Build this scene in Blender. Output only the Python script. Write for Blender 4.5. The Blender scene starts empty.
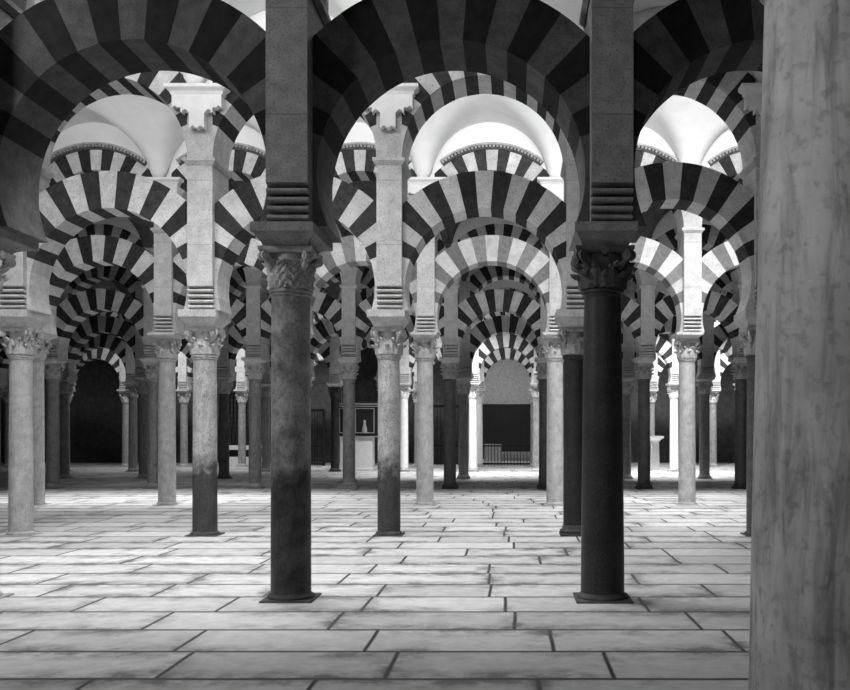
import bpy, math, random
from math import sin, cos, pi, sqrt, asin, atan2, radians

random.seed(11)
scene = bpy.context.scene
COL = scene.collection

# ------------------------------------------------------------------ camera
F = 944.0            # focal length in pixels (850 px wide frame)
VX, HY = 512.0, 433.0
EYE = 1.79
cam_d = bpy.data.cameras.new('camera')
cam_d.sensor_fit = 'HORIZONTAL'
cam_d.sensor_width = 36.0
cam_d.lens = F / 850.0 * 36.0
cam_d.shift_x = -(VX - 425.0) / 850.0
cam_d.shift_y = (HY - 345.0) / 850.0
cam_d.clip_end = 300
cam = bpy.data.objects.new('camera', cam_d)
cam.location = (0, 0, EYE)
cam.rotation_euler = (pi / 2, 0, 0)
COL.objects.link(cam)
scene.camera = cam


def wx(px, Y):
    return (px - VX) * Y / F


def wz(py, Y):
    return EYE + (HY - py) * Y / F


# ------------------------------------------------------------------ materials
def new_mat(name):
    m = bpy.data.materials.new(name)
    m.use_nodes = True
    nt = m.node_tree
    b = nt.nodes['Principled BSDF']
    return m, nt, b


def N(nt, typ, **kw):
    n = nt.nodes.new(typ)
    for k, v in kw.items():
        if k in n.inputs.keys():
            n.inputs[k].default_value = v
        else:
            setattr(n, k, v)
    return n


def ramp(nt, src, stops):
    r = nt.nodes.new('ShaderNodeValToRGB')
    el = r.color_ramp.elements
    while len(el) < len(stops):
        el.new(0.5)
    for e, (p, v) in zip(el, stops):
        e.position = p
        e.color = (v, v, v, 1)
    nt.links.new(src, r.inputs['Fac'])
    return r


def mixc(nt, a, b, fac, mode='MULTIPLY'):
    m = nt.nodes.new('ShaderNodeMix')
    m.data_type = 'RGBA'
    m.blend_type = mode
    for key, val in ((0, fac), (6, a), (7, b)):
        if isinstance(val, (int, float)):
            m.inputs[key].default_value = val if key == 0 else (val, val, val, 1)
        else:
            nt.links.new(val, m.inputs[key])
    return m.outputs[2]


def stone(name, lo, hi, scale=6.0, rough=.85, bump=.25, pits=0.0, tone=False, spec=.2,
          veins=0.0, grain=0.0, blocks=0.0, streak=0.0):
    """mottled stone; object coordinates plus a per-object offset"""
    m, nt, b = new_mat(name)
    tc = N(nt, 'ShaderNodeTexCoord')
    oi = N(nt, 'ShaderNodeObjectInfo')
    add = N(nt, 'ShaderNodeVectorMath', operation='MULTIPLY_ADD')
    nt.links.new(oi.outputs['Random'], add.inputs[0])
    add.inputs[1].default_value = (37, 53, 71)
    nt.links.new(tc.outputs['Object'], add.inputs[2])
    vec = add.outputs[0]
    n1 = N(nt, 'ShaderNodeTexNoise', Scale=scale, Detail=9.0, Roughness=.62)
    nt.links.new(vec, n1.inputs['Vector'])
    c = ramp(nt, n1.outputs['Fac'], [(.3, lo), (.7, hi)]).outputs['Color']
    height = n1.outputs['Fac']
    if veins:
        mp = N(nt, 'ShaderNodeMapping')
        mp.inputs['Scale'].default_value = (2.6, 2.6, .7)
        nt.links.new(vec, mp.inputs['Vector'])
        n2 = N(nt, 'ShaderNodeTexNoise', Scale=2.2, Detail=7.0, Roughness=.6, Distortion=1.2)
        nt.links.new(mp.outputs[0], n2.inputs['Vector'])
        v = ramp(nt, n2.outputs['Fac'], [(.44, 1), (.5, 1 - veins), (.56, 1)])
        c = mixc(nt, c, v.outputs['Color'], 1.0)
    if streak:
        mp = N(nt, 'ShaderNodeMapping')
        mp.inputs['Scale'].default_value = (9, 9, 1.1)
        mp.inputs['Rotation'].default_value = (.12, .1, 0)
        nt.links.new(vec, mp.inputs['Vector'])
        n2 = N(nt, 'ShaderNodeTexNoise', Scale=1.6, Detail=10.0, Roughness=.68, Distortion=.5)
        nt.links.new(mp.outputs[0], n2.inputs['Vector'])
        v = ramp(nt, n2.outputs['Fac'], [(.36, 1 - streak), (.52, 1), (.7, 1.1)])
        c = mixc(nt, c, v.outputs['Color'], 1.0)
    if pits:
        n3 = N(nt, 'ShaderNodeTexNoise', Scale=scale * 9, Detail=3.0, Roughness=.5)
        nt.links.new(vec, n3.inputs['Vector'])
        v = ramp(nt, n3.outputs['Fac'], [(.34, 1 - pits), (.46, 1)])
        c = mixc(nt, c, v.outputs['Color'], 1.0)
    if grain:
        n4 = N(nt, 'ShaderNodeTexNoise', Scale=75.0, Detail=3.0)
        nt.links.new(vec, n4.inputs['Vector'])
        v = ramp(nt, n4.outputs['Fac'], [(.35, 1 - grain), (.65, 1 + grain)])
        c = mixc(nt, c, v.outputs['Color'], 1.0)
    if blocks:
        sep = N(nt, 'ShaderNodeSeparateXYZ')
        nt.links.new(tc.outputs['Object'], sep.inputs[0])
        wv = N(nt, 'ShaderNodeMath', operation='PINGPONG')
        nt.links.new(sep.outputs['Z'], wv.inputs[0])
        wv.inputs[1].default_value = blocks
        j = ramp(nt, wv.outputs[0], [(0, .62), (.012, 1)])
        c = mixc(nt, c, j.outputs['Color'], 1.0)
    if tone:
        at = N(nt, 'ShaderNodeAttribute', attribute_name='tone')
        c = mixc(nt, c, at.outputs['Color'], 1.0)
    nt.links.new(c, b.inputs['Base Color'])
    b.inputs['Roughness'].default_value = rough
    b.inputs['Specular IOR Level'].default_value = spec
    if bump:
        bp = N(nt, 'ShaderNodeBump', Strength=bump, Distance=.02)
        nt.links.new(height, bp.inputs['Height'])
        nt.links.new(bp.outputs[0], b.inputs['Normal'])
    return m


def dark_foot_shaft(name, lo, hi, foot_tone, zs, scale=5.0, rough=.6, pits=.3):
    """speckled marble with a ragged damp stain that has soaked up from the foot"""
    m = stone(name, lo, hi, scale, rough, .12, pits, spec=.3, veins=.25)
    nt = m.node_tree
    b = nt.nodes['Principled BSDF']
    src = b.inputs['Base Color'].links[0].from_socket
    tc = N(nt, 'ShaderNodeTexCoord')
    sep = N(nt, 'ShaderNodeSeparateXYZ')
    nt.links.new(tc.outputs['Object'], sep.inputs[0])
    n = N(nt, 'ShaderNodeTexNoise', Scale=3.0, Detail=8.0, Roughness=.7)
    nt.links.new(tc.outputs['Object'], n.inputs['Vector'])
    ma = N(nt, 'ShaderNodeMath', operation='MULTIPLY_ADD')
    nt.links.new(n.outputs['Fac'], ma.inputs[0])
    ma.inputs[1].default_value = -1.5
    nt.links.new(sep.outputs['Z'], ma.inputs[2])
    r = ramp(nt, ma.outputs[0], [(max(0, zs - .55), foot_tone), (min(1, zs - .35), (1 + foot_tone) / 2), (min(1, zs), 1)])
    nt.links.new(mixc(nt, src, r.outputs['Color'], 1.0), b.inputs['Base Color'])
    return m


def plain(name, v, rough=.7, metal=0.0, spec=.3):
    m, nt, b = new_mat(name)
    tc = N(nt, 'ShaderNodeTexCoord')
    n1 = N(nt, 'ShaderNodeTexNoise', Scale=9.0, Detail=6.0)
    nt.links.new(tc.outputs['Object'], n1.inputs['Vector'])
    c = ramp(nt, n1.outputs['Fac'], [(.3, v * .8), (.7, min(1, v * 1.15))])
    nt.links.new(c.outputs['Color'], b.inputs['Base Color'])
    b.inputs['Roughness'].default_value = rough
    b.inputs['Metallic'].default_value = metal
    b.inputs['Specular IOR Level'].default_value = spec
    return m


M = {}
M['pale_voussoir'] = stone('pale_voussoir_stone', .50, .74, 5, tone=True, pits=.35)
M['brick'] = stone('dark_brick', .02, .055, 9, tone=True, bump=.4)
M['faded_brick'] = stone('faded_brick', .15, .25, 9, tone=True, bump=.3)  # paler brick for the middle and right arches of the third arcade
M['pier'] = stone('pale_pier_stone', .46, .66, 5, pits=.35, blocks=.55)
M['weathered'] = stone('weathered_pier_stone', .17, .30, 5, pits=.4, blocks=.55, bump=.35)  # rough pier stone, the front row's shade put into its darker colour
M['weathered_voussoir'] = stone('weathered_voussoir_stone', .06, .125, 6, tone=True, pits=.35, bump=.4)  # front-row voussoirs darkened in colour to look backlit
M['old_brick'] = stone('old_brick', .008, .022, 8, tone=True, bump=.5)  # brick copy darkened for the shade on the front row
M['carved'] = stone('carved_capital_stone', .40, .66, 8, pits=.3)
M['weathered_capital'] = stone('weathered_capital_stone', .28, .48, 8, pits=.3)
M['dark_capital'] = stone('dark_capital_stone', .05, .12, 8, pits=.3)
M['plaster'] = stone('white_plaster', .80, .88, 2.5, rough=.95, bump=.03)
M['timber'] = stone('dark_timber', .06, .14, 3, rough=.8)
M['trim'] = stone('white_cornice_plaster', .76, .88, 5, rough=.9, bump=.05)
M['marble_speckled'] = dark_foot_shaft('speckled_marble', .36, .60, .14, .80, pits=.5)
M['marble_pale'] = stone('pale_marble', .38, .60, 6, rough=.5, bump=.06, pits=.25, spec=.3, veins=.15)
M['marble_grey'] = stone('grey_marble', .24, .38, 6, rough=.5, bump=.06, pits=.25, spec=.3, veins=.3)
M['marble_mottled'] = dark_foot_shaft('mottled_brown_marble', .08, .42, .22, .95, 3.2, .55, .35)  # mottled marble, darker towards the foot with a ragged edge
M['granite'] = stone('dark_granite', .018, .036, 4, rough=.5, bump=.05, grain=.5, spec=.35)
M['granite_grey'] = stone('grey_granite', .07, .13, 4, rough=.55, bump=.05, grain=.6, spec=.3)
M['marble_veined'] = stone('veined_marble', .34, .62, 3.0, rough=.5, bump=.08, pits=.25, spec=.25, veins=.0, streak=.5)
M['base_stone'] = stone('base_stone', .3, .5, 7)
M['base_dark'] = stone('dark_base_stone', .05, .11, 7)
M['wall'] = stone('grey_ashlar', .09, .18, 3, blocks=.5, bump=.3)
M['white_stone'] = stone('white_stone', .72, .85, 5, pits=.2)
M['iron'] = plain('wrought_iron', .02, .5, .3)
M['dark_wood'] = plain('dark_wood', .025, .45)
M['gilt'] = plain('pale_gilt_moulding', .55, .35, .4)
M['canvas'] = stone('dark_canvas', .008, .05, 2.5, rough=.5, bump=.02)
M['linen'] = plain('white_linen', .8, .9)


def floor_mat():
    m, nt, b = new_mat('stone_slab_floor')
    tc = N(nt, 'ShaderNodeTexCoord')
    # slight waviness so that the joints do not run dead straight
    nz = N(nt, 'ShaderNodeTexNoise', Scale=.9, Detail=2.0)
    nt.links.new(tc.outputs['Object'], nz.inputs['Vector'])
    wob = N(nt, 'ShaderNodeVectorMath', operation='MULTIPLY_ADD')
    nt.links.new(nz.outputs['Color'], wob.inputs[0])
    wob.inputs[1].default_value = (.03, .03, 0)
    nt.links.new(tc.outputs['Object'], wob.inputs[2])
    v = wob.outputs[0]

    def math(op, *a):
        n = N(nt, 'ShaderNodeMath', operation=op)
        for k, x in enumerate(a):
            if isinstance(x, (int, float)):
                n.inputs[k].default_value = x
            else:
                nt.links.new(x, n.inputs[k])
        return n.outputs[0]
    sep = N(nt, 'ShaderNodeSeparateXYZ')
    nt.links.new(v, sep.inputs[0])
    RH = .86
    yr = math('DIVIDE', sep.outputs['Y'], RH)
    row = math('FLOOR', yr)
    wn = N(nt, 'ShaderNodeTexWhiteNoise', noise_dimensions='1D')
    nt.links.new(row, wn.inputs['W'])
    ws = N(nt, 'ShaderNodeSeparateColor')
    nt.links.new(wn.outputs['Color'], ws.inputs[0])
    width = math('MULTIPLY_ADD', ws.outputs[0], .8, 1.15)
    xr = math('ADD', math('DIVIDE', sep.outputs['X'], width), math('MULTIPLY', ws.outputs[1], 7.0))
    colr = math('FLOOR', xr)
    fx, fy = math('FRACT', xr), math('FRACT', yr)
    ex = math('MULTIPLY', math('MINIMUM', fx, math('SUBTRACT', 1.0, fx)), width)
    ey = math('MULTIPLY', math('MINIMUM', fy, math('SUBTRACT', 1.0, fy)), RH)
    edge = math('MINIMUM', ex, math('MULTIPLY', ey, .62))
    cid = N(nt, 'ShaderNodeCombineXYZ')
    nt.links.new(colr, cid.inputs[0])
    nt.links.new(row, cid.inputs[1])
    w2 = N(nt, 'ShaderNodeTexWhiteNoise', noise_dimensions='2D')
    nt.links.new(cid.outputs[0], w2.inputs['Vector'])
    slab = ramp(nt, w2.outputs['Value'], [(0, .54), (1, .72)])
    joint = ramp(nt, edge, [(.010, .06), (.024, 1)])
    base = mixc(nt, slab.outputs['Color'], joint.outputs['Color'], 1.0)
    wide = ramp(nt, edge, [(0, 1), (.24, 0)])
    # grime that has spread from some of the joints, in patches
    n2 = N(nt, 'ShaderNodeTexNoise', Scale=.55, Detail=6.0, Roughness=.65)
    nt.links.new(tc.outputs['Object'], n2.inputs['Vector'])
    g = ramp(nt, n2.outputs['Fac'], [(.40, 0), (.55, 1)])
    n3 = N(nt, 'ShaderNodeTexNoise', Scale=3.0, Detail=6.0, Roughness=.7)
    nt.links.new(tc.outputs['Object'], n3.inputs['Vector'])
    g3 = ramp(nt, n3.outputs['Fac'], [(.35, 0), (.7, 1)])
    gr = mixc(nt, mixc(nt, g.outputs['Color'], g3.outputs['Color'], 1.0), wide.outputs['Color'], 1.0)
    gr = ramp(nt, gr, [(.05, 0), (.5, .8)]).outputs['Color']
    c = mixc(nt, base, .12, gr, 'MIX')
    n4 = N(nt, 'ShaderNodeTexNoise', Scale=5.0, Detail=9.0, Roughness=.7)
    nt.links.new(tc.outputs['Object'], n4.inputs['Vector'])
    mot = ramp(nt, n4.outputs['Fac'], [(.3, .78), (.62, 1.05)])
    c = mixc(nt, c, mot.outputs['Color'], 1.0)
    nt.links.new(c, b.inputs['Base Color'])
    b.inputs['Roughness'].default_value = .55
    b.inputs['Specular IOR Level'].default_value = .25
    bp = N(nt, 'ShaderNodeBump', Strength=.5, Distance=.01)
    nt.links.new(joint.outputs['Color'], bp.inputs['Height'])
    nt.links.new(bp.outputs[0], b.inputs['Normal'])
    return m


M['floor'] = floor_mat()


# ------------------------------------------------------------------ mesh helpers
class MB:
    def __init__(s):
        s.v, s.f, s.mi, s.tone, s.sm = [], [], [], [], []

    def add(s, verts, faces, mi=0, tone=1.0, smooth=False):
        o = len(s.v)
        s.v += [tuple(p) for p in verts]
        for f in faces:
            s.f.append(tuple(i + o for i in f))
            s.mi.append(mi)
            s.tone.append(tone)
            s.sm.append(smooth)
        return s

    def box(s, x0, x1, y0, y1, z0, z1, mi=0, tone=1.0):
        return s.frustum((x0, x1, y0, y1), z0, (x0, x1, y0, y1), z1, mi, tone)

    def stack2(s, levels):
        v = []
        for hx, y0, y1, z in levels:
            v += [(-hx, y0, z), (hx, y0, z), (hx, y1, z), (-hx, y1, z)]
        n = len(levels)
        f = [(3, 2, 1, 0), tuple(range(4 * n - 4, 4 * n))]
        for k in range(n - 1):
            for i in range(4):
                a, b = 4 * k + i, 4 * k + (i + 1) % 4
                f.append((a, b, b + 4, a + 4))
        return s.add(v, f)

    def frustum(s, a, z0, b, z1, mi=0, tone=1.0):
        v = [(a[0], a[2], z0), (a[1], a[2], z0), (a[1], a[3], z0), (a[0], a[3], z0),
             (b[0], b[2], z1), (b[1], b[2], z1), (b[1], b[3], z1), (b[0], b[3], z1)]
        f = [(3, 2, 1, 0), (4, 5, 6, 7), (0, 1, 5, 4), (1, 2, 6, 5), (2, 3, 7, 6), (3, 0, 4, 7)]
        return s.add(v, f, mi, tone)

    def stack(s, levels, bevel=.0):
        """rectangular sections (halfx, halfy, z) joined bottom to top"""
        v, f = [], []
        for hx, hy, z in levels:
            v += [(-hx, -hy, z), (hx, -hy, z), (hx, hy, z), (-hx, hy, z)]
        n = len(levels)
        f.append((3, 2, 1, 0))
        f.append(tuple(range(4 * n - 4, 4 * n)))
        for k in range(n - 1):
            for i in range(4):
                a, b = 4 * k + i, 4 * k + (i + 1) % 4
                f.append((a, b, b + 4, a + 4))
        return s.add(v, f)

    def lathe(s, prof, seg=28, cx=0, cy=0, smooth=True):
        v, f = [], []
        for r, z in prof:
            for i in range(seg):
                a = 2 * pi * i / seg
                v.append((cx + r * cos(a), cy + r * sin(a), z))
        n = len(prof)
        for k in range(n - 1):
            for i in range(seg):
                j = (i + 1) % seg
                f.append((k * seg + i, k * seg + j, (k + 1) * seg + j, (k + 1) * seg + i))
        s.add(v, f, smooth=smooth)
        s.add([v[i] for i in range(seg)], [tuple(reversed(range(seg)))])
        s.add(v[-seg:], [tuple(range(seg))])
        return s

    def prism(s, poly, y0, y1, mi=0, tone=1.0, smooth=False):
        """polygon in (x, z) counter-clockwise seen from -y, extruded along y"""
        n = len(poly)
        v = [(x, y0, z) for x, z in poly] + [(x, y1, z) for x, z in poly]
        f = [tuple(range(n)), tuple(range(2 * n - 1, n - 1, -1))]
        for i in range(n):
            j = (i + 1) % n
            f.append((i, i + n, j + n, j))
        return s.add(v, f, mi, tone, smooth)

    def rod(s, p, q, r, seg=8, smooth=True):
        from mathutils import Vector
        p, q = Vector(p), Vector(q)
        d = (q - p).normalized()
        u = d.orthogonal().normalized()
        w = d.cross(u)
        v = []
        for c in (p, q):
            for i in range(seg):
                a = 2 * pi * i / seg
                v.append(c + u * (r * cos(a)) + w * (r * sin(a)))
        f = [(i, (i + 1) % seg, seg + (i + 1) % seg, seg + i) for i in range(seg)]
        s.add(v, f, smooth=smooth)
        s.add(v[:seg], [tuple(reversed(range(seg)))])
        s.add(v[seg:], [tuple(range(seg))])
        return s

    def mesh(s, name, mats):
        me = bpy.data.meshes.new(name)
        me.from_pydata(s.v, [], s.f)
        for m in mats:
            me.materials.append(m)
        me.polygons.foreach_set('material_index', s.mi)
        me.polygons.foreach_set('use_smooth', s.sm)
        at = me.attributes.new('tone', 'FLOAT', 'FACE')
        at.data.foreach_set('value', s.tone)
        me.update()
        return me


def put(name, me, parent=None, loc=(0, 0, 0), rz=0.0, scale=(1, 1, 1)):
    o = bpy.data.objects.new(name, me)
    COL.objects.link(o)
    o.location = loc
    o.rotation_euler = (0, 0, rz)
    o.scale = scale
    if parent is not None:
        o.parent = parent
    return o


def tag(o, label=None, cat=None, group=None, kind=None):
    if label:
        o['label'] = label
    if cat:
        o['category'] = cat
    if group:
        o['group'] = group
    if kind:
        o['kind'] = kind
    return o


def thing(name, label, cat, loc, group=None, rz=0.0):
    o = put(name, None, None, loc, rz)
    return tag(o, label, cat, group, 'thing')


_cache = {}


def cached(key, fn):
    if key not in _cache:
        _cache[key] = fn()
    return _cache[key]


# ------------------------------------------------------------------ column pieces
def leaf(mb, ang, prof, width, curl, lobes=5, depth=.03, fan=0.0):
    """acanthus leaf standing on the bell: prof(v)->(r,z); tip curls outward"""
    nu, nv = (20, 30) if fan else (8, 14)
    front, back = [], []
    for j in range(nv + 1):
        v = j / nv
        r, z = prof(min(v, .82))
        if v > .82:
            t = (v - .82) / .18
            a = t * pi * .95
            r += curl * sin(a) * .9 + curl * (1 - cos(a)) * .45
            z += curl * (.9 * sin(a * .9)) - curl * (1 - cos(a)) * .5
        w = width * (.55 + .55 * sin(pi * min(1, v * .8 + .18))) * (1 - .55 * max(0, v - .7) / .3)
        w *= 1 + .16 * cos(v * lobes * 2 * pi)
        for i in range(nu + 1):
            u = i / nu * 2 - 1
            rib = depth * (1 - abs(u)) ** .6 + .012 * cos(u * pi * 3) + .008 * cos(v * lobes * 2 * pi) * abs(u)
            if fan:
                rib = depth * (1 - u * u) * .5 + fan * sin(2 * pi * (abs(u) * 2.2 + v * 3.6)) + .02 * (abs(u) < .08)
            rr = r + rib
            a = ang + u * w / max(r, .05)
            front.append((rr * cos(a), rr * sin(a), z - .02 * abs(u)))
            rb = r - .03
            back.append((rb * cos(a), rb * sin(a), z - .02 * abs(u) - (.015 if v > .82 else 0)))
    n = (nu + 1) * (nv + 1)
    f = []
    for j in range(nv):
        for i in range(nu):
            a = j * (nu + 1) + i
            f.append((a, a + 1, a + nu + 2, a + nu + 1))
            f.append((n + a, n + a + nu + 1, n + a + nu + 2, n + a + 1))
    ring = ([i for i in range(nu + 1)] + [j * (nu + 1) + nu for j in range(1, nv + 1)] +
            [nv * (nu + 1) + i for i in range(nu - 1, -1, -1)] + [j * (nu + 1) for j in range(nv - 1, 0, -1)])
    for k in range(len(ring)):
        a, b = ring[k], ring[(k + 1) % len(ring)]
        f.append((a, n + a, n + b, b))
    mb.add(front + back, f, smooth=True)


def capital_mesh(h, r, top, style, mat):
    """corinthian bell with two tiers of leaves, corner scrolls and a hollowed abacus"""
    mb = MB()
    ha = h * .14
    hb = h - ha
    rt = top * .80

    flat = style == 'flat'

    def bell(v):
        if flat:
            return r * 1.0 + (rt - r) * (.35 * v + .65 * v ** 2), v * hb
        return r * .95 + (rt * .94 - r * .95) * (.12 * v + .88 * v ** 3), v * hb
    mb.lathe([(r * 1.02, 0), (r * 1.02, .012)] + [bell(v / 10) for v in range(1, 11)], 32)
    if flat:
        for off, wd, hh in ((0, .52, .93), (.5, .46, 1.0)):
            for k in range(4):
                leaf(mb, 2 * pi * (k + off) / 4, lambda v, hh=hh: (bell(v * hh)[0] + .008, v * hh * hb),
                     2 * pi * r / 4 * wd, .03, depth=.03, fan=.017)
    else:
        deep = {'cut': 1.3, 'plain': 1.0}[style] * h / .43
        for n, hh, off, wd in ((8, .50, 0, .47), (8, .82, .5, .42)):
            for k in range(n):
                leaf(mb, 2 * pi * (k + off) / n, lambda v, hh=hh: (bell(v * hh)[0] + .012 + .018 * deep * v * v, .01 + v * hh * hb),
                     2 * pi * r / n * wd, .038 * deep, depth=.038 * deep)
    # corner scrolls
    for k in range(4):
        a = pi / 4 + k * pi / 2
        c, s_ = cos(a), sin(a)
        R = top * 1.16
        zc = hb - .035
        t = (-s_, c)
        for sgn in (-1, 1):
            p = [(R * c + t[0] * .012 * sgn, R * s_ + t[1] * .012 * sgn, zc),
                 (R * c + t[0] * .05 * sgn, R * s_ + t[1] * .05 * sgn, zc)]
            mb.rod(p[0], p[1], .058 * (.8 if style == 'flat' else 1), 14)
            mb.rod(p[1], (p[1][0] + t[0] * .012 * sgn, p[1][1] + t[1] * .012 * sgn, zc), .026, 10)
        mb.rod((r * 1.15 * c, r * 1.15 * s_, hb * .55), (R * c, R * s_, zc + .02), .035, 8)
        # boss in the middle of each abacus side
        b2 = k * pi / 2
        if style != 'flat':
            mb.rod((rt * .9 * cos(b2), rt * .9 * sin(b2), hb + ha * .3), (top * 1.0 * cos(b2), top * 1.0 * sin(b2), hb + ha * .3), .045, 10)
    # abacus with hollow sides
    pts = []
    for k in range(4):
        for i in range(9):
            t = i / 9 * 2 - 1
            d = top * (1.0 - .10 * (1 - t * t))
            x, y = t * top, -d
            ca, sa = cos(k * pi / 2), sin(k * pi / 2)
            pts.append((x * ca - y * sa, x * sa + y * ca))
    n = len(pts)
    lv = [(.94, hb), (1.0, hb + ha * .45), (1.0, h)]
    v = [(x * s_, y * s_, z) for s_, z in lv for x, y in pts]
    f = [tuple(reversed(range(n))), tuple(range(2 * n, 3 * n))]
    for q in range(2):
        for i in range(n):
            j = (i + 1) % n
            f.append((q * n + i, q * n + j, q * n + n + j, q * n + n + i))
    mb.add(v, f)
    return mb.mesh('capital', [mat])


def shaft_mesh(h, rb, rt, mat):
    mb = MB()
    prof = []
    for i in range(13):
        t = i / 12
        rr = rb + (rt - rb) * (t ** 1.3)
        prof.append((rr, t * (h - .09)))
    prof[0] = (rb * 1.0, 0)
    # ring moulding under the capital
    z = h - .09
    prof += [(rt * 1.0, z + .01), (rt + .018, z + .02), (rt + .018, z + .035), (rt + .004, z + .04)]
    for i in range(7):
        a = -pi / 2 + pi * i / 6
        prof.append((rt + .008 + .022 * cos(a), z + .065 + .024 * sin(a)))
    return mb.lathe(prof, 40).mesh('shaft', [mat])


def base_mesh(style, r, mat):
    mb = MB()
    if style == 'low':
        w = r * 1.28
        mb.stack([(w, w, -.02), (w, w, .012), (w * .97, w * .97, .02)])
        mb.lathe([(r * 1.16, .02), (r * 1.18, .035), (r * 1.12, .055), (r * 1.03, .062), (r * 1.0, .08)], 36)
        return mb.mesh('base', [mat]), .08
    if style == 'attic':
        w = r * 1.42
        mb.stack([(w, w, -.02), (w, w, .10), (w * .97, w * .97, .115)])
        prof = [(r * 1.3, .115)]
        for i in range(7):
            a = -pi / 2 + pi * i / 6
            prof.append((r * 1.26 + .04 * cos(a), .155 + .04 * sin(a)))
        prof += [(r * 1.14, .205), (r * 1.1, .23), (r * 1.13, .25)]
        for i in range(7):
            a = -pi / 2 + pi * i / 6
            prof.append((r * 1.1 + .025 * cos(a), .275 + .025 * sin(a)))
        prof += [(r * 1.02, .305), (r, .33)]
        mb.lathe(prof, 36)
        return mb.mesh('base', [mat]), .33
    # 'torus': squat moulded base
    w = r * 1.3
    mb.stack([(w, w, -.02), (w, w, .035), (w * .98, w * .98, .045)])
    prof = [(r * 1.2, .045)]
    for i in range(7):
        a = -pi / 2 + pi * i / 6
        prof.append((r * 1.16 + .03 * cos(a), .08 + .032 * sin(a)))
    prof += [(r * 1.08, .125), (r * 1.1, .14), (r * 1.08, .16), (r, .18)]
    mb.lathe(prof, 36)
    return mb.mesh('base', [mat]), .18


def impost_mesh(h, mat, back=.435):
    mb = MB()
    # hollow flare under a straight band
    lv = [(.24, -.26, .26, 0)]
    for i in range(1, 7):
        t = i / 6
        g = t ** 1.8
        lv.append((.24 + .08 * g, -.26 - .17 * g, .26 + (back - .265) * g, h * .55 * t))
    lv += [(.325, -.435, back, h * .58), (.325, -.435, back, h)]
    return mb.stack2(lv).mesh('impost_block', [mat])


def column(X, Y, row, label, shaft_mat, cap_mat, base_mat, rb, rt, base_style, cap_style, group=None):
    p = row
    t = thing('marble_column', label, 'column', (X, Y, 0), group)
    bm, hb = cached(('base', base_style, round(rb, 3), base_mat), lambda: base_mesh(base_style, rb, M[base_mat]))
    put('base', bm, t)
    zc0, zc1, zi = p['cap0'], p['cap1'], p['imp']
    sm = cached(('shaft', round(zc0 - hb, 3), round(rb, 3), round(rt, 3), shaft_mat),
                lambda: shaft_mesh(zc0 - hb, rb, rt, M[shaft_mat]))
    put('shaft', sm, t, (0, 0, hb), random.choice((0, 1.3, 2.6, 4.1)))
    cm = cached(('cap', round(zc1 - zc0, 3), round(rt, 3), cap_style, cap_mat),
                lambda: capital_mesh(zc1 - zc0, rt, .31 if cap_style == 'cut' else .285 if cap_style == 'flat' else .268, cap_style, M[cap_mat]))
    put('capital', cm, t, (0, 0, zc0))
    im = cached(('imp', round(zi - zc1, 3), p['pier_mat']), lambda: impost_mesh(zi - zc1, M[p['pier_mat']], p.get('back', .435)))
    put('impost_block', im, t, (0, 0, zc1))
    return t


# ------------------------------------------------------------------ piers and arches
PW, PD, TL = .215, .46, .34     # pier half width, pier half depth, lower arch half thickness
Z_MOLD = 6.36                   # moulding where the upper arches spring
Z_VAULT = 7.66                  # cornice top, vault springing


def pier_mesh(zi, mat, back=None, up=0.0):
    mb = MB()
    zr = .40
    # core up to the corbels, then the full depth pier
    b0, b1 = (back, back) if back else (TL, PD)
    mb.stack2([(PW, -TL, b0, 0), (PW, -TL, b0, zr * .9), (PW, -PD, b1, zr), (PW, -PD, b1, Z_MOLD + up - zi), (PW, -PD, b1, Z_VAULT + up - zi)])
    return mb.mesh('pier_body', [mat])


def rolls_mesh(mat, sgn):
    mb = MB()
    n = 4
    for k in range(n):
        z = .05 + k * .09
        y = TL + (PD - TL - .05) * ((k + .6) / n) ** .6
        # a roll: half cylinder lying across the pier face
        poly = []
        seg = 10
        vs, fs = [], []
        for xx in (-PW, PW):
            for i in range(seg + 1):
                a = -pi / 2 + pi * i / seg
                vs.append((xx, sgn * (y + .05 * cos(a)), z + .029 * sin(a)))
            vs.append((xx, sgn * (TL - .01), z + .029))
            vs.append((xx, sgn * (TL - .01), z - .029))
        m = seg + 3
        for i in range(m):
            j = (i + 1) % m
            fs.append((i, j, m + j, m + i))
        fs += [tuple(range(m)), tuple(range(2 * m - 1, m - 1, -1))]
        mb.add(vs, fs)
    return mb.mesh('roll_corbel', [mat])


def mold_mesh(mat):
    mb = MB()
    mb.stack([(PW + .005, PD + .005, 0), (PW + .05, PD + .05, .06), (PW + .06, PD + .06, .065), (PW + .06, PD + .06, .12), (PW + .02, PD + .02, .13)])
    return mb.mesh('moulding', [mat])


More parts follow.
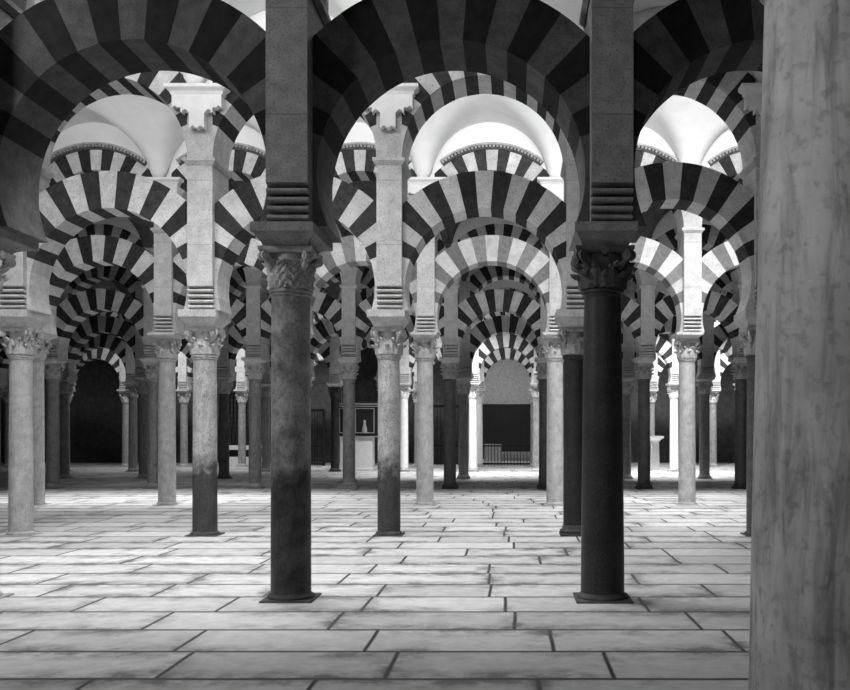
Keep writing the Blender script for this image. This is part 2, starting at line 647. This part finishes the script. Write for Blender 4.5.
def bracket_mesh(mat, sgn):
    """scalloped hanging console: stepped outline with round bites out of its lower edges"""
    def bite(cx, cz, r, n=8, a0=pi, a1=0.0):
        return [(cx + r * cos(a0 + (a1 - a0) * i / n), cz + r * sin(a0 + (a1 - a0) * i / n)) for i in range(n + 1)]
    half = [(0, 0)]
    # right half from the bottom tongue outward (x, z), z measured down from the cornice
    out = []
    out += [(-.13, -.56)] + bite(-.065, -.56, .035) + bite(.065, -.56, .035) + [(.13, -.56)]
    out += [(.13, -.30)] + bite(.20, -.30, .05) + [(.27, -.30)]
    out += [(.27, -.22)] + [(.33, -.22)] + bite(.37, -.22, .03) + [(.42, -.22), (.42, -.0)]
    left = [(-x, z) for x, z in reversed(out) if not (-.13 <= x <= .13 and z <= -.5)]
    left = [(-.42, 0), (-.42, -.22)] + bite(-.37, -.22, .03) + [(-.33, -.22), (-.27, -.22), (-.27, -.30)] + bite(-.20, -.30, .05) + [(-.13, -.30)]
    poly = left + out
    # split into vertical strips so that every face is simple
    mb = MB()
    n = len(poly)
    y0, y1 = sorted((sgn * PD, sgn * (PD + .17)))
    mb.prism(poly, y0, y1)
    mb2 = MB()
    return mb.mesh('bracket', [mat])


def cornice_mesh(mat):
    mb = MB()
    lv = [(.44, PD + .17, 0), (.45, PD + .19, .03), (.45, PD + .2, .05), (.51, PD + .27, .09), (.52, PD + .28, .10), (.52, PD + .28, .15)]
    mb.stack(lv)
    return mb.mesh('cornice', [mat])


def clip(poly, L):
    def half(ps, sgn):
        out = []
        for i in range(len(ps)):
            a, b = ps[i], ps[(i + 1) % len(ps)]
            da, db = L - sgn * a[0], L - sgn * b[0]
            if da >= 0:
                out.append(a)
            if (da > 0 > db) or (da < 0 < db):
                t = da / (da - db)
                out.append((a[0] + (b[0] - a[0]) * t, a[1] + (b[1] - a[1]) * t))
        return out
    p = half(poly, 1)
    return half(p, -1) if len(p) > 2 else []


def area(p):
    return abs(sum(p[i][0] * p[(i + 1) % len(p)][1] - p[(i + 1) % len(p)][0] * p[i][1] for i in range(len(p)))) / 2


def arch_mesh(name, zc, r0, r1, drop, L, T, n, mats, plain_ends=0, seed=1):
    """ring of alternating voussoirs; drop = how far the ring runs on below its centre"""
    rnd = random.Random(seed)
    al = asin(min(.9, drop / r0)) if drop > 0 else 0
    a0, a1 = pi + al, -al
    mb = MB()
    for k in range(n):
        s, e = a0 + (a1 - a0) * k / n, a0 + (a1 - a0) * (k + 1) / n
        seg = 4
        pts = [(r0 * cos(s + (e - s) * i / seg), zc + r0 * sin(s + (e - s) * i / seg)) for i in range(seg + 1)]
        pts += [(r1 * cos(e + (s - e) * i / seg), zc + r1 * sin(e + (s - e) * i / seg)) for i in range(seg + 1)]
        pl = clip(pts, L)
        pl = [(x, max(z, zc - drop)) for x, z in pl]
        if len(pl) < 3 or area(pl) < 2e-4:
            continue
        light = (k - n // 2) % 2 == 0
        if k < plain_ends or k >= n - plain_ends:
            light = True
        j = rnd.uniform(-.006, .006)
        mb.prism(pl[::-1], -T + j, T + j, 0 if light else 1, rnd.uniform(.82, 1.08) if light else rnd.uniform(.7, 1.25))
    return mb.mesh(name, mats)


ZC_UP, R0_UP, R1_UP = 6.50, 1.42, 1.93
LUN = 1.54


def zl(x):
    return Z_VAULT + (sqrt(LUN * LUN - x * x) if abs(x) < LUN else 0)


def tympanum_mesh(half, mat):
    n = 28
    xs = [-LUN + .01 + (2 * LUN - .02) * i / n for i in range(n + 1)]
    lo, hi = [], []
    for x in xs:
        z = ZC_UP + sqrt(max(0, R1_UP ** 2 - x * x)) if abs(x) < half - PW else Z_VAULT
        z = max(z, Z_VAULT) if abs(x) > half - PW else z
        lo.append((x, z))
        hi.append((x, max(zl(x) + .05, z + .005)))
    mb = MB()
    T = PD - .01
    for i in range(n):
        mb.prism([lo[i], hi[i], hi[i + 1], lo[i + 1]], -T, T)
    return mb.mesh('plaster_tympanum', [mat])


def dentil_mesh(mats, L):
    mb = MB()
    ra, rb = R1_UP - .02, R1_UP + .13
    n = 30
    amax = asin(min(1, L / rb))
    yf = -PD
    for i in range(n):
        a, b = -amax + 2 * amax * i / n, -amax + 2 * amax * (i + 1) / n

        def P(r, t):
            return (r * sin(t), ZC_UP + r * cos(t))
        mb.prism([P(rb, a), P(rb, b), P(rb - .045, b), P(rb - .045, a)][::1], yf - .12, yf + .02, 0)
        mb.prism([P(ra + .05, a), P(ra + .05, b), P(ra, b), P(ra, a)], yf - .06, yf + .02, 1)
        c = (a + b) / 2
        d = (b - a) * .27
        mb.prism([P(rb - .045, c - d), P(rb - .045, c + d), P(ra + .05, c + d), P(ra + .05, c - d)], yf - .09, yf + .02, 0)
        mb.prism([P(rb - .045, a), P(rb - .045, b), P(ra + .05, b), P(ra + .05, a)], yf - .02, yf + .02, 1)
    return mb.mesh('dentil_moulding', mats)


# ------------------------------------------------------------------ rows of the arcade (measured in the photo)
ROW = {
    'A': dict(Y=10.2, xs=[-22, 291, 602.5, 908], cap0=3.33, cap1=3.76, imp=3.98, low=5.96, nl=23, w='first', ay=.235, at=.435, back=.67),
    'B': dict(Y=16.57, xs=[-164, 21, 205, 389, 574, 758, 943], cap0=3.15, cap1=3.62, imp=3.905, low=5.66, nl=23, w='second'),
    'C': dict(Y=23.6, xs=[-95, 36, 167, 296, 425, 555, 687, 818, 949], cap0=3.64, cap1=4.12, imp=4.27, low=6.03, nl=21, w='third', up=.33),
    'D': dict(Y=30.4, xs=[-45, 53, 154, 255, 349, 450, 545, 644, 741, 838, 936], cap0=3.52, cap1=4.02, imp=4.20, low=5.74, nl=21, w='fourth'),
    'E': dict(Y=37.0, xs=[-16, 64, 144, 224, 304, 384, 463.5, 545, 626, 704.5, 785, 866], cap0=3.32, cap1=3.78, imp=3.96, low=5.72, nl=21, w='fifth'),
    'F': dict(Y=43.7, xs=[-4, 65, 133, 200, 266, 335, 404, 473, 537, 606, 674, 742, 810, 878], cap0=3.45, cap1=3.92, imp=4.1, low=5.75, nl=21, w='sixth'),
    'G': dict(Y=50.0, xs=[8, 66, 126, 184, 242, 300, 360, 418, 479, 534, 592, 651, 713, 772, 830], cap0=3.4, cap1=3.9, imp=4.08, low=5.72, nl=21, w='seventh'),
}
for k, r in ROW.items():
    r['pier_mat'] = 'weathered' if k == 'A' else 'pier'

SPEC = {}   # (row, px) -> overrides
SPEC[('A', 291)] = dict(label='thick mottled stone column with incised leaf capital, left one of the front row',
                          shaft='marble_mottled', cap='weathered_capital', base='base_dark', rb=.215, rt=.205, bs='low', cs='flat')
SPEC[('A', 602.5)] = dict(label='nearly black granite column with deep-cut leaf capital, right one of the front row',
                        shaft='granite', cap='dark_capital', base='base_dark', rb=.235, rt=.198, bs='low', cs='cut')
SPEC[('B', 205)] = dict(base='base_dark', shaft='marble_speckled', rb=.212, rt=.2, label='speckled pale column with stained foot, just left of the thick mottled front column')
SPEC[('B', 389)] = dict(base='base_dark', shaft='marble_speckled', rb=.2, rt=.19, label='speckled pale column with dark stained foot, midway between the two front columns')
SPEC[('B', 574)] = dict(shaft='granite', base='base_dark', cap='weathered_capital', rb=.19, rt=.175, bs='torus',
                        label='dark granite column half hidden behind the left edge of the black front column')
SPEC[('B', 758)] = dict(base='base_dark', shaft='granite_grey', rb=.2, rt=.19, label='dark column almost hidden behind the veined marble shaft at the right edge')
for px in (425, 555, 687):
    SPEC[('C', px)] = dict(shaft='marble_pale', rb=.215, rt=.2)
SPEC[('C', 425)]['label'] = 'pale marble column left of the central aisle, third row back'
SPEC[('C', 555)]['label'] = 'pale marble column right of the central aisle, beside the black front column, third row back'
SPEC[('C', 687)]['label'] = 'pale marble column under a brilliant white pier, right of the black front column'
SPEC[('C', 167)] = dict(shaft='marble_pale', rb=.215, rt=.2, label='pale grey column left of the first speckled one, third row back')
for px in (450, 545, 644, 741):
    SPEC[('D', px)] = dict(shaft='granite_grey', cap='weathered_capital', base='base_dark', bs='torus')
SPEC[('D', 349)] = dict(shaft='marble_grey', bs='attic', label='slender grey column on a square pedestal base in front of the dark altarpiece')
SPEC[('D', 255)] = dict(shaft='marble_grey', bs='torus', label='slender grey column with moulded base, just left of the mottled front column, fourth row')
SPEC[('D', 450)]['label'] = 'dark slender column left of the iron gate, fourth row back'
SPEC[('D', 741)]['label'] = 'black column close beside the veined marble shaft at the right, fourth row back'
SPEC[('D', 644)]['label'] = 'dark column in front of the white stone pedestal, right of the black front column'
SPEC[('E', 224)] = dict(shaft='granite_grey', base='base_dark')
SPEC[('F', 335)] = dict(shaft='granite', cap='dark_capital', base='base_dark', label='black column with flared foot at the left edge of the dark altarpiece')
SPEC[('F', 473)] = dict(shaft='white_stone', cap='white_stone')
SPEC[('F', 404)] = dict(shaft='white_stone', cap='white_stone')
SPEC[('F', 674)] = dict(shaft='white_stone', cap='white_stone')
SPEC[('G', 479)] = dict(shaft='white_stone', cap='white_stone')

ORD = ['', 'first', 'second', 'third', 'fourth', 'fifth', 'sixth', 'seventh', 'eighth', 'ninth', 'tenth', 'eleventh', 'twelfth', 'thirteenth', 'fourteenth', 'fifteenth']
SHIFT = .06      # the piers stand a little off their columns' axes


VISIBLE = {     # members of each row that the view shows, for counting them in the labels
    ('arcade_pier', 'A'): [0, 1, 2],
    ('arcade_pier', 'B'): [1, 2, 3, 4, 5],
    ('arcade_pier', 'C'): [2, 4, 5, 6],
    ('arcade_pier', 'D'): [1, 2, 3, 4, 5, 6, 7, 8],
    ('arcade_pier', 'E'): [1, 2, 3, 6, 8, 9],
    ('arcade_pier', 'F'): [2, 4, 5, 6, 7, 8, 10],
    ('arcade_pier', 'G'): [2, 3, 4, 7, 8, 11, 12],
    ('horseshoe_arch', 'A'): [0, 1, 2],
    ('horseshoe_arch', 'B'): [1, 2, 3, 4],
    ('horseshoe_arch', 'C'): [1, 2, 3, 4, 5, 6],
    ('horseshoe_arch', 'D'): [1, 2, 3, 4, 5, 6, 7],
    ('horseshoe_arch', 'E'): [0, 1, 3, 4, 5, 6, 7, 8, 9],
    ('horseshoe_arch', 'F'): [0, 1, 2, 4, 5, 6, 7, 9, 10],
    ('horseshoe_arch', 'G'): [1, 2, 3, 4, 5, 6, 7, 8, 11, 12],
    ('marble_column', 'A'): [0, 1, 2],
    ('marble_column', 'B'): [1, 2, 3, 4, 5],
    ('marble_column', 'C'): [1, 2, 4, 5, 6],
    ('marble_column', 'D'): [1, 2, 3, 4, 5, 6, 7, 8],
    ('marble_column', 'E'): [1, 2, 3, 6, 8, 9],
    ('marble_column', 'F'): [0, 2, 4, 5, 6, 7, 8, 10],
    ('marble_column', 'G'): [0, 1, 2, 3, 4, 7, 8, 9, 11, 12],
    ('round_arch', 'A'): [0, 1],
    ('round_arch', 'B'): [1, 2, 3, 4],
    ('round_arch', 'C'): [1, 2, 3, 4, 5, 6],
    ('round_arch', 'D'): [1, 3, 4, 5, 6, 7],
    ('round_arch', 'E'): [1, 3, 4, 6, 8, 9],
    ('round_arch', 'F'): [1, 3, 5, 7, 9, 10],
    ('round_arch', 'G'): [1, 5, 8],
}


def rank(kind, key, i):
    """place of a member among those in view, counted from the right; '' when out of sight"""
    v = VISIBLE.get((kind, key), [])
    if i not in v:
        return ''
    n = len([q for q in v if q >= i])
    return ', rightmost one in view' if n == 1 else f', {ORD[n]} from the right'


def row_label(kind, what, key, w, i):
    r_ = rank(kind, key, i)
    return f'{what} in the {w} arcade from the viewer{r_}' if r_ else f'{what} hidden behind nearer stonework, {w} arcade from the viewer'



for key, r in ROW.items():
    Y = r['Y']
    w = r['w']
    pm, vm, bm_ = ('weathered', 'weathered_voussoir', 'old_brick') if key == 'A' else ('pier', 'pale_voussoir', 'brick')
    xs = [wx(p, Y) for p in r['xs']]
    r['X'] = xs
    zi = r['imp']
    up = r.get('up', 0.0)
    for i, (p, X) in enumerate(zip(r['xs'], xs)):
        if not (-60 <= p <= (920 if key == 'A' else 830)):
            continue
        s = SPEC.get((key, p), {})
        smat = s.get('shaft', 'marble_grey' if key in 'DEFG' else 'marble_pale')
        what = {'marble_grey': 'grey marble column', 'granite': 'black granite column', 'granite_grey': 'dark granite column',
                'white_stone': 'brightly lit white column'}.get(smat, 'pale marble column')
        lab = s.get('label') or row_label('marble_column', what, key, w, i)
        column(X, Y, r, lab, smat, s.get('cap', 'carved'), s.get('base', 'base_stone'),
               s.get('rb', .2), s.get('rt', .185), s.get('bs', 'torus' if key in 'DEFG' else 'low'), s.get('cs', 'plain'), f'columns of the {w} arcade')
        t = thing('arcade_pier', row_label('arcade_pier', 'square stone pier', key, w, i), 'pier', (X + SHIFT, Y, zi), f'piers of the {w} arcade')
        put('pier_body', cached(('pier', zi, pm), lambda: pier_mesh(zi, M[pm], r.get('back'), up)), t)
        put('roll_corbel', cached(('roll', pm, -1), lambda: rolls_mesh(M[pm], -1)), t)
        put('moulding', cached(('mold', pm), lambda: mold_mesh(M[pm])), t, (0, 0, Z_MOLD + up - zi))
        if key in 'ABC':
            put('bracket', cached('brk', lambda: bracket_mesh(M['trim'], -1)), t, (0, 0, Z_VAULT + up - .15 - zi))
            put('cornice', cached('cor', lambda: cornice_mesh(M['trim'])), t, (0, 0, Z_VAULT + up - .15 - zi))
    for k in range(len(xs) - 1):
        pa, pb = r['xs'][k], r['xs'][k + 1]
        if pb < -20 or (pb > 835 and key != 'A'):
            continue
        half = (xs[k + 1] - xs[k]) / 2
        xc = (xs[k] + xs[k + 1]) / 2 + SHIFT
        hk = round(half, 2)
        L = half - PW
        r0 = L - .045
        zc = r['low'] - r0 + (.15 if (key, pb) == ('B', 758) else 0)
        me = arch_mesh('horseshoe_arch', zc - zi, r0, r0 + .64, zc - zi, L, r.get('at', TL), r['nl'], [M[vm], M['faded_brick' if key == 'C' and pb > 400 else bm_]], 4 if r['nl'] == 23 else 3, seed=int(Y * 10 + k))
        o = put('horseshoe_arch', me, None, (xc, Y + r.get('ay', 0), zi))
        tag(o, row_label('horseshoe_arch', 'striped lower horseshoe arch', key, w, k), 'arch', f'lower arches of the {w} arcade', 'thing')
        me = arch_mesh('round_arch', ZC_UP - Z_MOLD, L - .005, R1_UP, ZC_UP - Z_MOLD, L, PD - .004, 21, [M[vm], M[bm_]], 2, seed=int(Y * 10 + k + 500))
        t = put('round_arch', me, None, (xc, Y, Z_MOLD + up))
        tag(t, row_label('round_arch', 'striped upper round arch', key, w, k), 'arch', f'upper arches of the {w} arcade', 'thing')
        put('plaster_tympanum', tympanum_mesh(half, M['plaster']), t, (0, 0, -Z_MOLD))
        if key in 'BC':
            put('dentil_moulding', dentil_mesh([M['base_stone'], M['base_dark']], half - .35), t, (0, 0, -Z_MOLD))

# ------------------------------------------------------------------ near column at the right edge (next row towards the viewer)
column(wx(818, 3.0), 3.0, dict(cap0=3.27, cap1=3.7, imp=3.9, pier_mat='weathered'),
       'very close pale veined marble column cut by the right edge', 'marble_veined', 'weathered_capital', 'base_stone', .228, .165, 'low', 'plain')

# ------------------------------------------------------------------ vaults
rows = list('ABCDEFG')


def vault(Ya, Yb, X, name, mat='plaster', ua=0.0, ub=0.0):
    """groin vault: a barrel along the nave crossed by a lunette over every arch"""
    y0, y1 = Ya + PD + .005, Yb - PD - .005
    cy, hy = (y0 + y1) / 2, (y1 - y0) / 2
    ys = [cy - hy * cos(pi * i / 28) for i in range(29)]
    grid = []
    xs = []
    for k in range(len(X) - 1):
        h = (X[k + 1] - X[k]) / 2
        c = (X[k + 1] + X[k]) / 2
        xs.append((X[k], 9))
        for i in range(25):
            u = -LUN * cos(pi * i / 24)
            xs.append((c + u, abs(u)))
    xs.append((X[-1], 9))
    v, f = [], []
    for x, u in xs:
        for y in ys:
            zb = Z_VAULT + 1.55 * sqrt(max(0, 1 - ((y - cy) / hy) ** 2))
            v.append((x, y, max(zb, zl(u)) + ua + (ub - ua) * (y - y0) / (y1 - y0)))
    m = len(ys)
    for i in range(len(xs) - 1):
        for j in range(m - 1):
            a = i * m + j
            f.append((a, a + 1, a + m + 1, a + m))
    mb = MB().add(v, f, smooth=False)
    o = put(name, mb.mesh(name, [M[mat]]))
    o.data.polygons.foreach_set('use_smooth', [True] * len(o.data.polygons))
    md = o.modifiers.new('thickness', 'SOLIDIFY')
    md.thickness = .12
    md.offset = 1
    for p in o.data.polygons:
        pass
    return tag(o, kind='structure')


for a, b in zip(rows[:-1], rows[1:]):
    vault(ROW[a]['Y'], ROW[b]['Y'], ROW[b]['X'], 'ceiling', 'plaster' if a in 'AB' else 'timber', ROW[a].get('up', 0), ROW[b].get('up', 0))
vault(ROW['A']['Y'] - 6.9, ROW['A']['Y'], ROW['A']['X'], 'ceiling')
vault(ROW['G']['Y'], ROW['G']['Y'] + 6.5, ROW['G']['X'], 'ceiling', 'timber')

# ------------------------------------------------------------------ floor and outer walls
o = put('floor', MB().box(-34, 26, -6, 66, -.2, 0).mesh('floor', [M['floor']]))
tag(o, kind='structure')
YW = 57.0
xg0, xg1 = wx(470, YW), wx(540, YW)


def solid(name, mat, *boxes):
    mb = MB()
    for b in boxes:
        mb.box(*b)
    return tag(put(name, mb.mesh(name, [M[mat]])), kind='structure')


solid('wall_back', 'wall', (-34, xg0, YW, YW + .6, 0, 9.4), (xg1, 26, YW, YW + .6, 0, 9.4))
solid('wall_left', 'wall', (-34.6, -34, -6, 66, 0, 9.4))
solid('wall_right', 'wall', (26, 26.6, -6, 66, 0, 9.4))
solid('wall_chapel', 'carved', (-34, 26, 65.5, 66, 0, 9.4))
solid('trim_1', 'dark_wood', (-12, 12, 65.2, 65.49, 0, wz(404, 65)))  # added dark panel in place of the dark foliage behind the gate

# ------------------------------------------------------------------ furnishings in the distance
def iron_gate(px0, px1, Y, ytop, label, n):
    x0, x1 = wx(px0, Y), wx(px1, Y)
    zt = wz(ytop, Y)
    t = thing('iron_gate', label, 'gate', ((x0 + x1) / 2, Y, 0), None)
    h = (x1 - x0) / 2
    put('top_rail', MB().box(-h, h, -.05, .05, zt - .14, zt).mesh('top_rail', [M['iron']]), t)
    put('middle_rail', MB().box(-h, h, -.03, .03, 1.05, 1.13).mesh('middle_rail', [M['iron']]), t)
    put('bottom_rail', MB().box(-h, h, -.03, .03, .05, .15).mesh('bottom_rail', [M['iron']]), t)
    bar = MB().rod((0, 0, 0), (0, 0, zt - .1), .02, 6).mesh('bar', [M['iron']])
    for k in range(n):
        put('bar', bar, t, (-h + 2 * h * (k + .5) / n, 0, 0))
    for s in (-1, 1):
        put('gate_post', MB().box(s * h - .05, s * h + .05, -.06, .06, 0, zt).mesh('gate_post', [M['iron']]), t)
    return t


iron_gate(480, 532, 52.0, 405, 'tall black iron gate closing the central aisle at the far end', 16)
iron_gate(432, 474, 52.5, 405, 'black iron gate left of the central aisle behind the dark slender column', 12)
iron_gate(308, 324, 51.5, 409, 'black iron gate beside the mottled front column, left of the altarpiece', 6)

# pale altar table and steps behind the gate
Y = 59.5
t = thing('altar_table', 'white draped altar table behind the central iron gate', 'table', (wx(493, Y), Y, 0))
put('cloth', MB().stack([(.56, .4, 0), (.54, .38, 1.0), (.56, .4, 1.02), (.56, .4, 1.08)]).mesh('cloth', [M['linen']]), t)
Y = 60.5
t = thing('stone_steps', 'pale stone steps behind the right half of the central gate', 'steps', (wx(516, Y), Y, 0))
put('step', MB().box(-1.0, 1.0, -.9, .9, 0, .28).mesh('step', [M['base_stone']]), t)
put('step', MB().box(-1.0, 1.0, -.4, .9, .28, .56).mesh('step', [M['base_stone']]), t)

# altarpiece
Y = 45.2
x0, x1 = wx(331, Y), wx(384, Y)
t = thing('altarpiece', 'dark altarpiece with framed painting on a pale stone base, behind the slender grey column', 'altarpiece', ((x0 + x1) / 2, Y, 0))
h = (x1 - x0) / 2
zb = wz(437, Y)
zt = wz(405, Y)
ztop = wz(328, Y)
put('stone_base', MB().stack([(h - .45, .45, 0), (h - .45, .45, .1), (h - .5, .4, .12), (h - .5, .4, zb)]).mesh('stone_base', [M['white_stone']]), t)
put('predella', MB().box(-h + .35, h - .1, -.45, .4, zb, zt - .02).mesh('predella', [M['dark_wood']]), t)
put('painting', MB().box(-h + .5, h - .2, -.32, -.22, zt + .05, ztop).mesh('painting', [M['canvas']]), t)
put('back_panel', MB().box(-h + .3, h - .05, -.22, .4, zt - .02, ztop + .1).mesh('back_panel', [M['dark_wood']]), t)
fr = MB()
for (a, b, c, d) in ((-h + .38, -h + .46, zt + .02, ztop + .1), (-h + .55, -h + .59, zt + .02, ztop), (h - .22, h - .14, zt + .02, ztop + .1), (-h + .38, h - .14, zt + .0, zt + .08)):
    fr.box(a, b, -.42, -.22, c, d)
put('frame', fr.mesh('frame', [M['gilt']]), t)
pf = MB()
for (cx, wd) in ((-.52, .28), (.42, .46)):
    for (a, b, c, d) in ((-wd, wd, zb + .18, zb + .22), (-wd, wd, zt - .2, zt - .16), (-wd, -wd + .04, zb + .18, zt - .16), (wd - .04, wd, zb + .18, zt - .16)):
        pf.box(cx + a, cx + b, -.5, -.45, c, d)
pf.box(-h + .3, h - .08, -.52, .4, zt - .1, zt - .05)
pf.box(-h + .3, h - .08, -.52, .4, zb, zb + .05)
put('predella_moulding', pf.mesh('predella_moulding', [M['gilt']]), t)
fig = MB().lathe([(.13, 0), (.12, .2), (.06, .4), (.05, .42), (.085, .5), (.06, .58), (.01, .6)], 14)
put('figurine', fig.mesh('figurine', [M['base_stone']]), t, (.42, -.56, zb + .22))
# white pedestal
Y = 41.0
t = thing('stone_pedestal', 'white stone pedestal with flared top beside the dark column, right of the black front column', 'pedestal', (wx(655, Y), Y, 0))
put('foot', MB().stack([(.26, .26, 0), (.26, .26, .1), (.2, .2, .16)]).mesh('foot', [M['white_stone']]), t)
put('shaft', MB().stack([(.17, .17, .16), (.15, .15, 1.4)]).mesh('shaft', [M['white_stone']]), t)
put('flared_top', MB().stack([(.15, .15, 1.4), (.2, .2, 1.48), (.33, .33, 1.58), (.33, .33, 1.66)]).mesh('flared_top', [M['white_stone']]), t)

# low white parapet with turned balusters far left
Y = 53.0
xa, xb = wx(222, Y), wx(268, Y)
t = thing('balustrade', 'white stone rail under a dark spindle screen, far left behind the slender columns', 'balustrade', ((xa + xb) / 2, Y, 0))
h = (xb - xa) / 2
put('rail', MB().box(-h, h, -.15, .15, .85, 1.1).mesh('rail', [M['white_stone']]), t)
put('plinth', MB().box(-h, h, -.2, .2, 0, .45).mesh('plinth', [M['white_stone']]), t)
put('screen_frame', MB().box(-h, h, -.06, .06, 3.9, 4.05).mesh('screen_frame', [M['dark_wood']]), t)
sp = MB().lathe([(.03, 1.1)] + [(.035 + .03 * abs(sin(i * pi / 4)), 1.1 + i * .07) for i in range(1, 40)] + [(.03, 3.9)], 10).mesh('spindle', [M['dark_wood']])
for k in range(14):
    put('spindle', sp, t, (-h + 2 * h * (k + .5) / 14, 0, 0))

# ------------------------------------------------------------------ light: unseen area lamps added for daylight over the naves
def area_light(name, loc, size, power, rx=0.0, rz=0.0, spread=170):
    d = bpy.data.lights.new(name, 'AREA')
    d.shape = 'RECTANGLE'
    d.size, d.size_y = size
    d.energy = power
    d.spread = radians(spread)
    o = bpy.data.objects.new(name, d)
    o.location = loc
    o.rotation_euler = (rx, 0, rz)
    COL.objects.link(o)
    return o


def nave(rowa, px_list, power, rx=35, z=8.75, dy=.55, spread=170):
    """one window light over the back of a row, facing the next row and the floor"""
    Y = ROW[rowa]['Y'] + PD + dy
    for px, f in px_list:
        area_light('clerestory_light', (wx(px, Y), Y, z), (2.4, .8), power * f, radians(rx), 0, spread)


nave('A', [(-60, .9), (230, 1.15), (420, .5), (620, .12)], 128, 0, 9.0, 2.0, 115)
nave('A', [(-40, .9), (250, 1.1), (440, .4)], 26, 96, 8.6, .8, 90)  # added level lamps to brighten the brackets of the next row
nave('B', [(20, .6), (205, .8), (389, 1.0), (574, 1.3), (758, 3.8)], 48, 14, 9.05, 2.6, 105)
nave('B', [(20, .6), (205, .8), (389, 1.2), (574, 1.5), (758, 1.9)], 38, 102, 8.6, .55, 84)  # added near-level lamps that brighten the vault and upper stonework
nave('C', [(36, 1), (167, 1.2), (296, .8), (425, .15), (687, .15)], 55, 0, 8.9, 1.8, 60)
nave('C', [(500, .5), (620, .6), (710, .6)], 34, 0, 8.9, 2.4, 45)
nave('D', [(130, 1), (255, 1)], 8, 0, 8.9, 2.5, 70)
nave('E', [(144, .25), (404, .6), (473, 2.6), (640, 2.4), (704, 2.2)], 90, 12, 8.9, 2.5, 90)
nave('F', [(133, .8), (230, .8), (335, .9), (404, .5), (495, .4), (674, .5), (720, 2.4)], 110, 30, 8.8, 1.5, 120)
area_light('clerestory_light', (-.6, .6, 6.4), (1.6, .8), 55, radians(30), radians(-30), 170)  # added lamp near the camera, brightens the close right column
side = area_light('clerestory_light', (-9.0, 6.2, 7.6), (1.6, .8), 120, spread=140)  # added lamp out of view at the left, lights the front-row columns
from mathutils import Vector
side.rotation_euler = (Vector((-1.2, 10, 2.6)) - Vector(side.location)).to_track_quat('-Z', 'Y').to_euler()
area_light('chapel_light', (wx(500, 59), 59.0, 8.9), (3, 1), 170, radians(12), 0, 150)

wd = bpy.data.worlds.new('world')
scene.world = wd
wd.use_nodes = True
wd.node_tree.nodes['Background'].inputs[0].default_value = (.5, .5, .5, 1)
wd.node_tree.nodes['Background'].inputs[1].default_value = .015

vs = scene.view_settings
vs.view_transform = 'Standard'
vs.look = 'None'
vs.gamma = 1
vs.use_curve_mapping = False
vs.exposure = 0.85
scene.cycles.max_bounces = 8
scene.cycles.diffuse_bounces = 2
scene.cycles.sample_clamp_indirect = 8
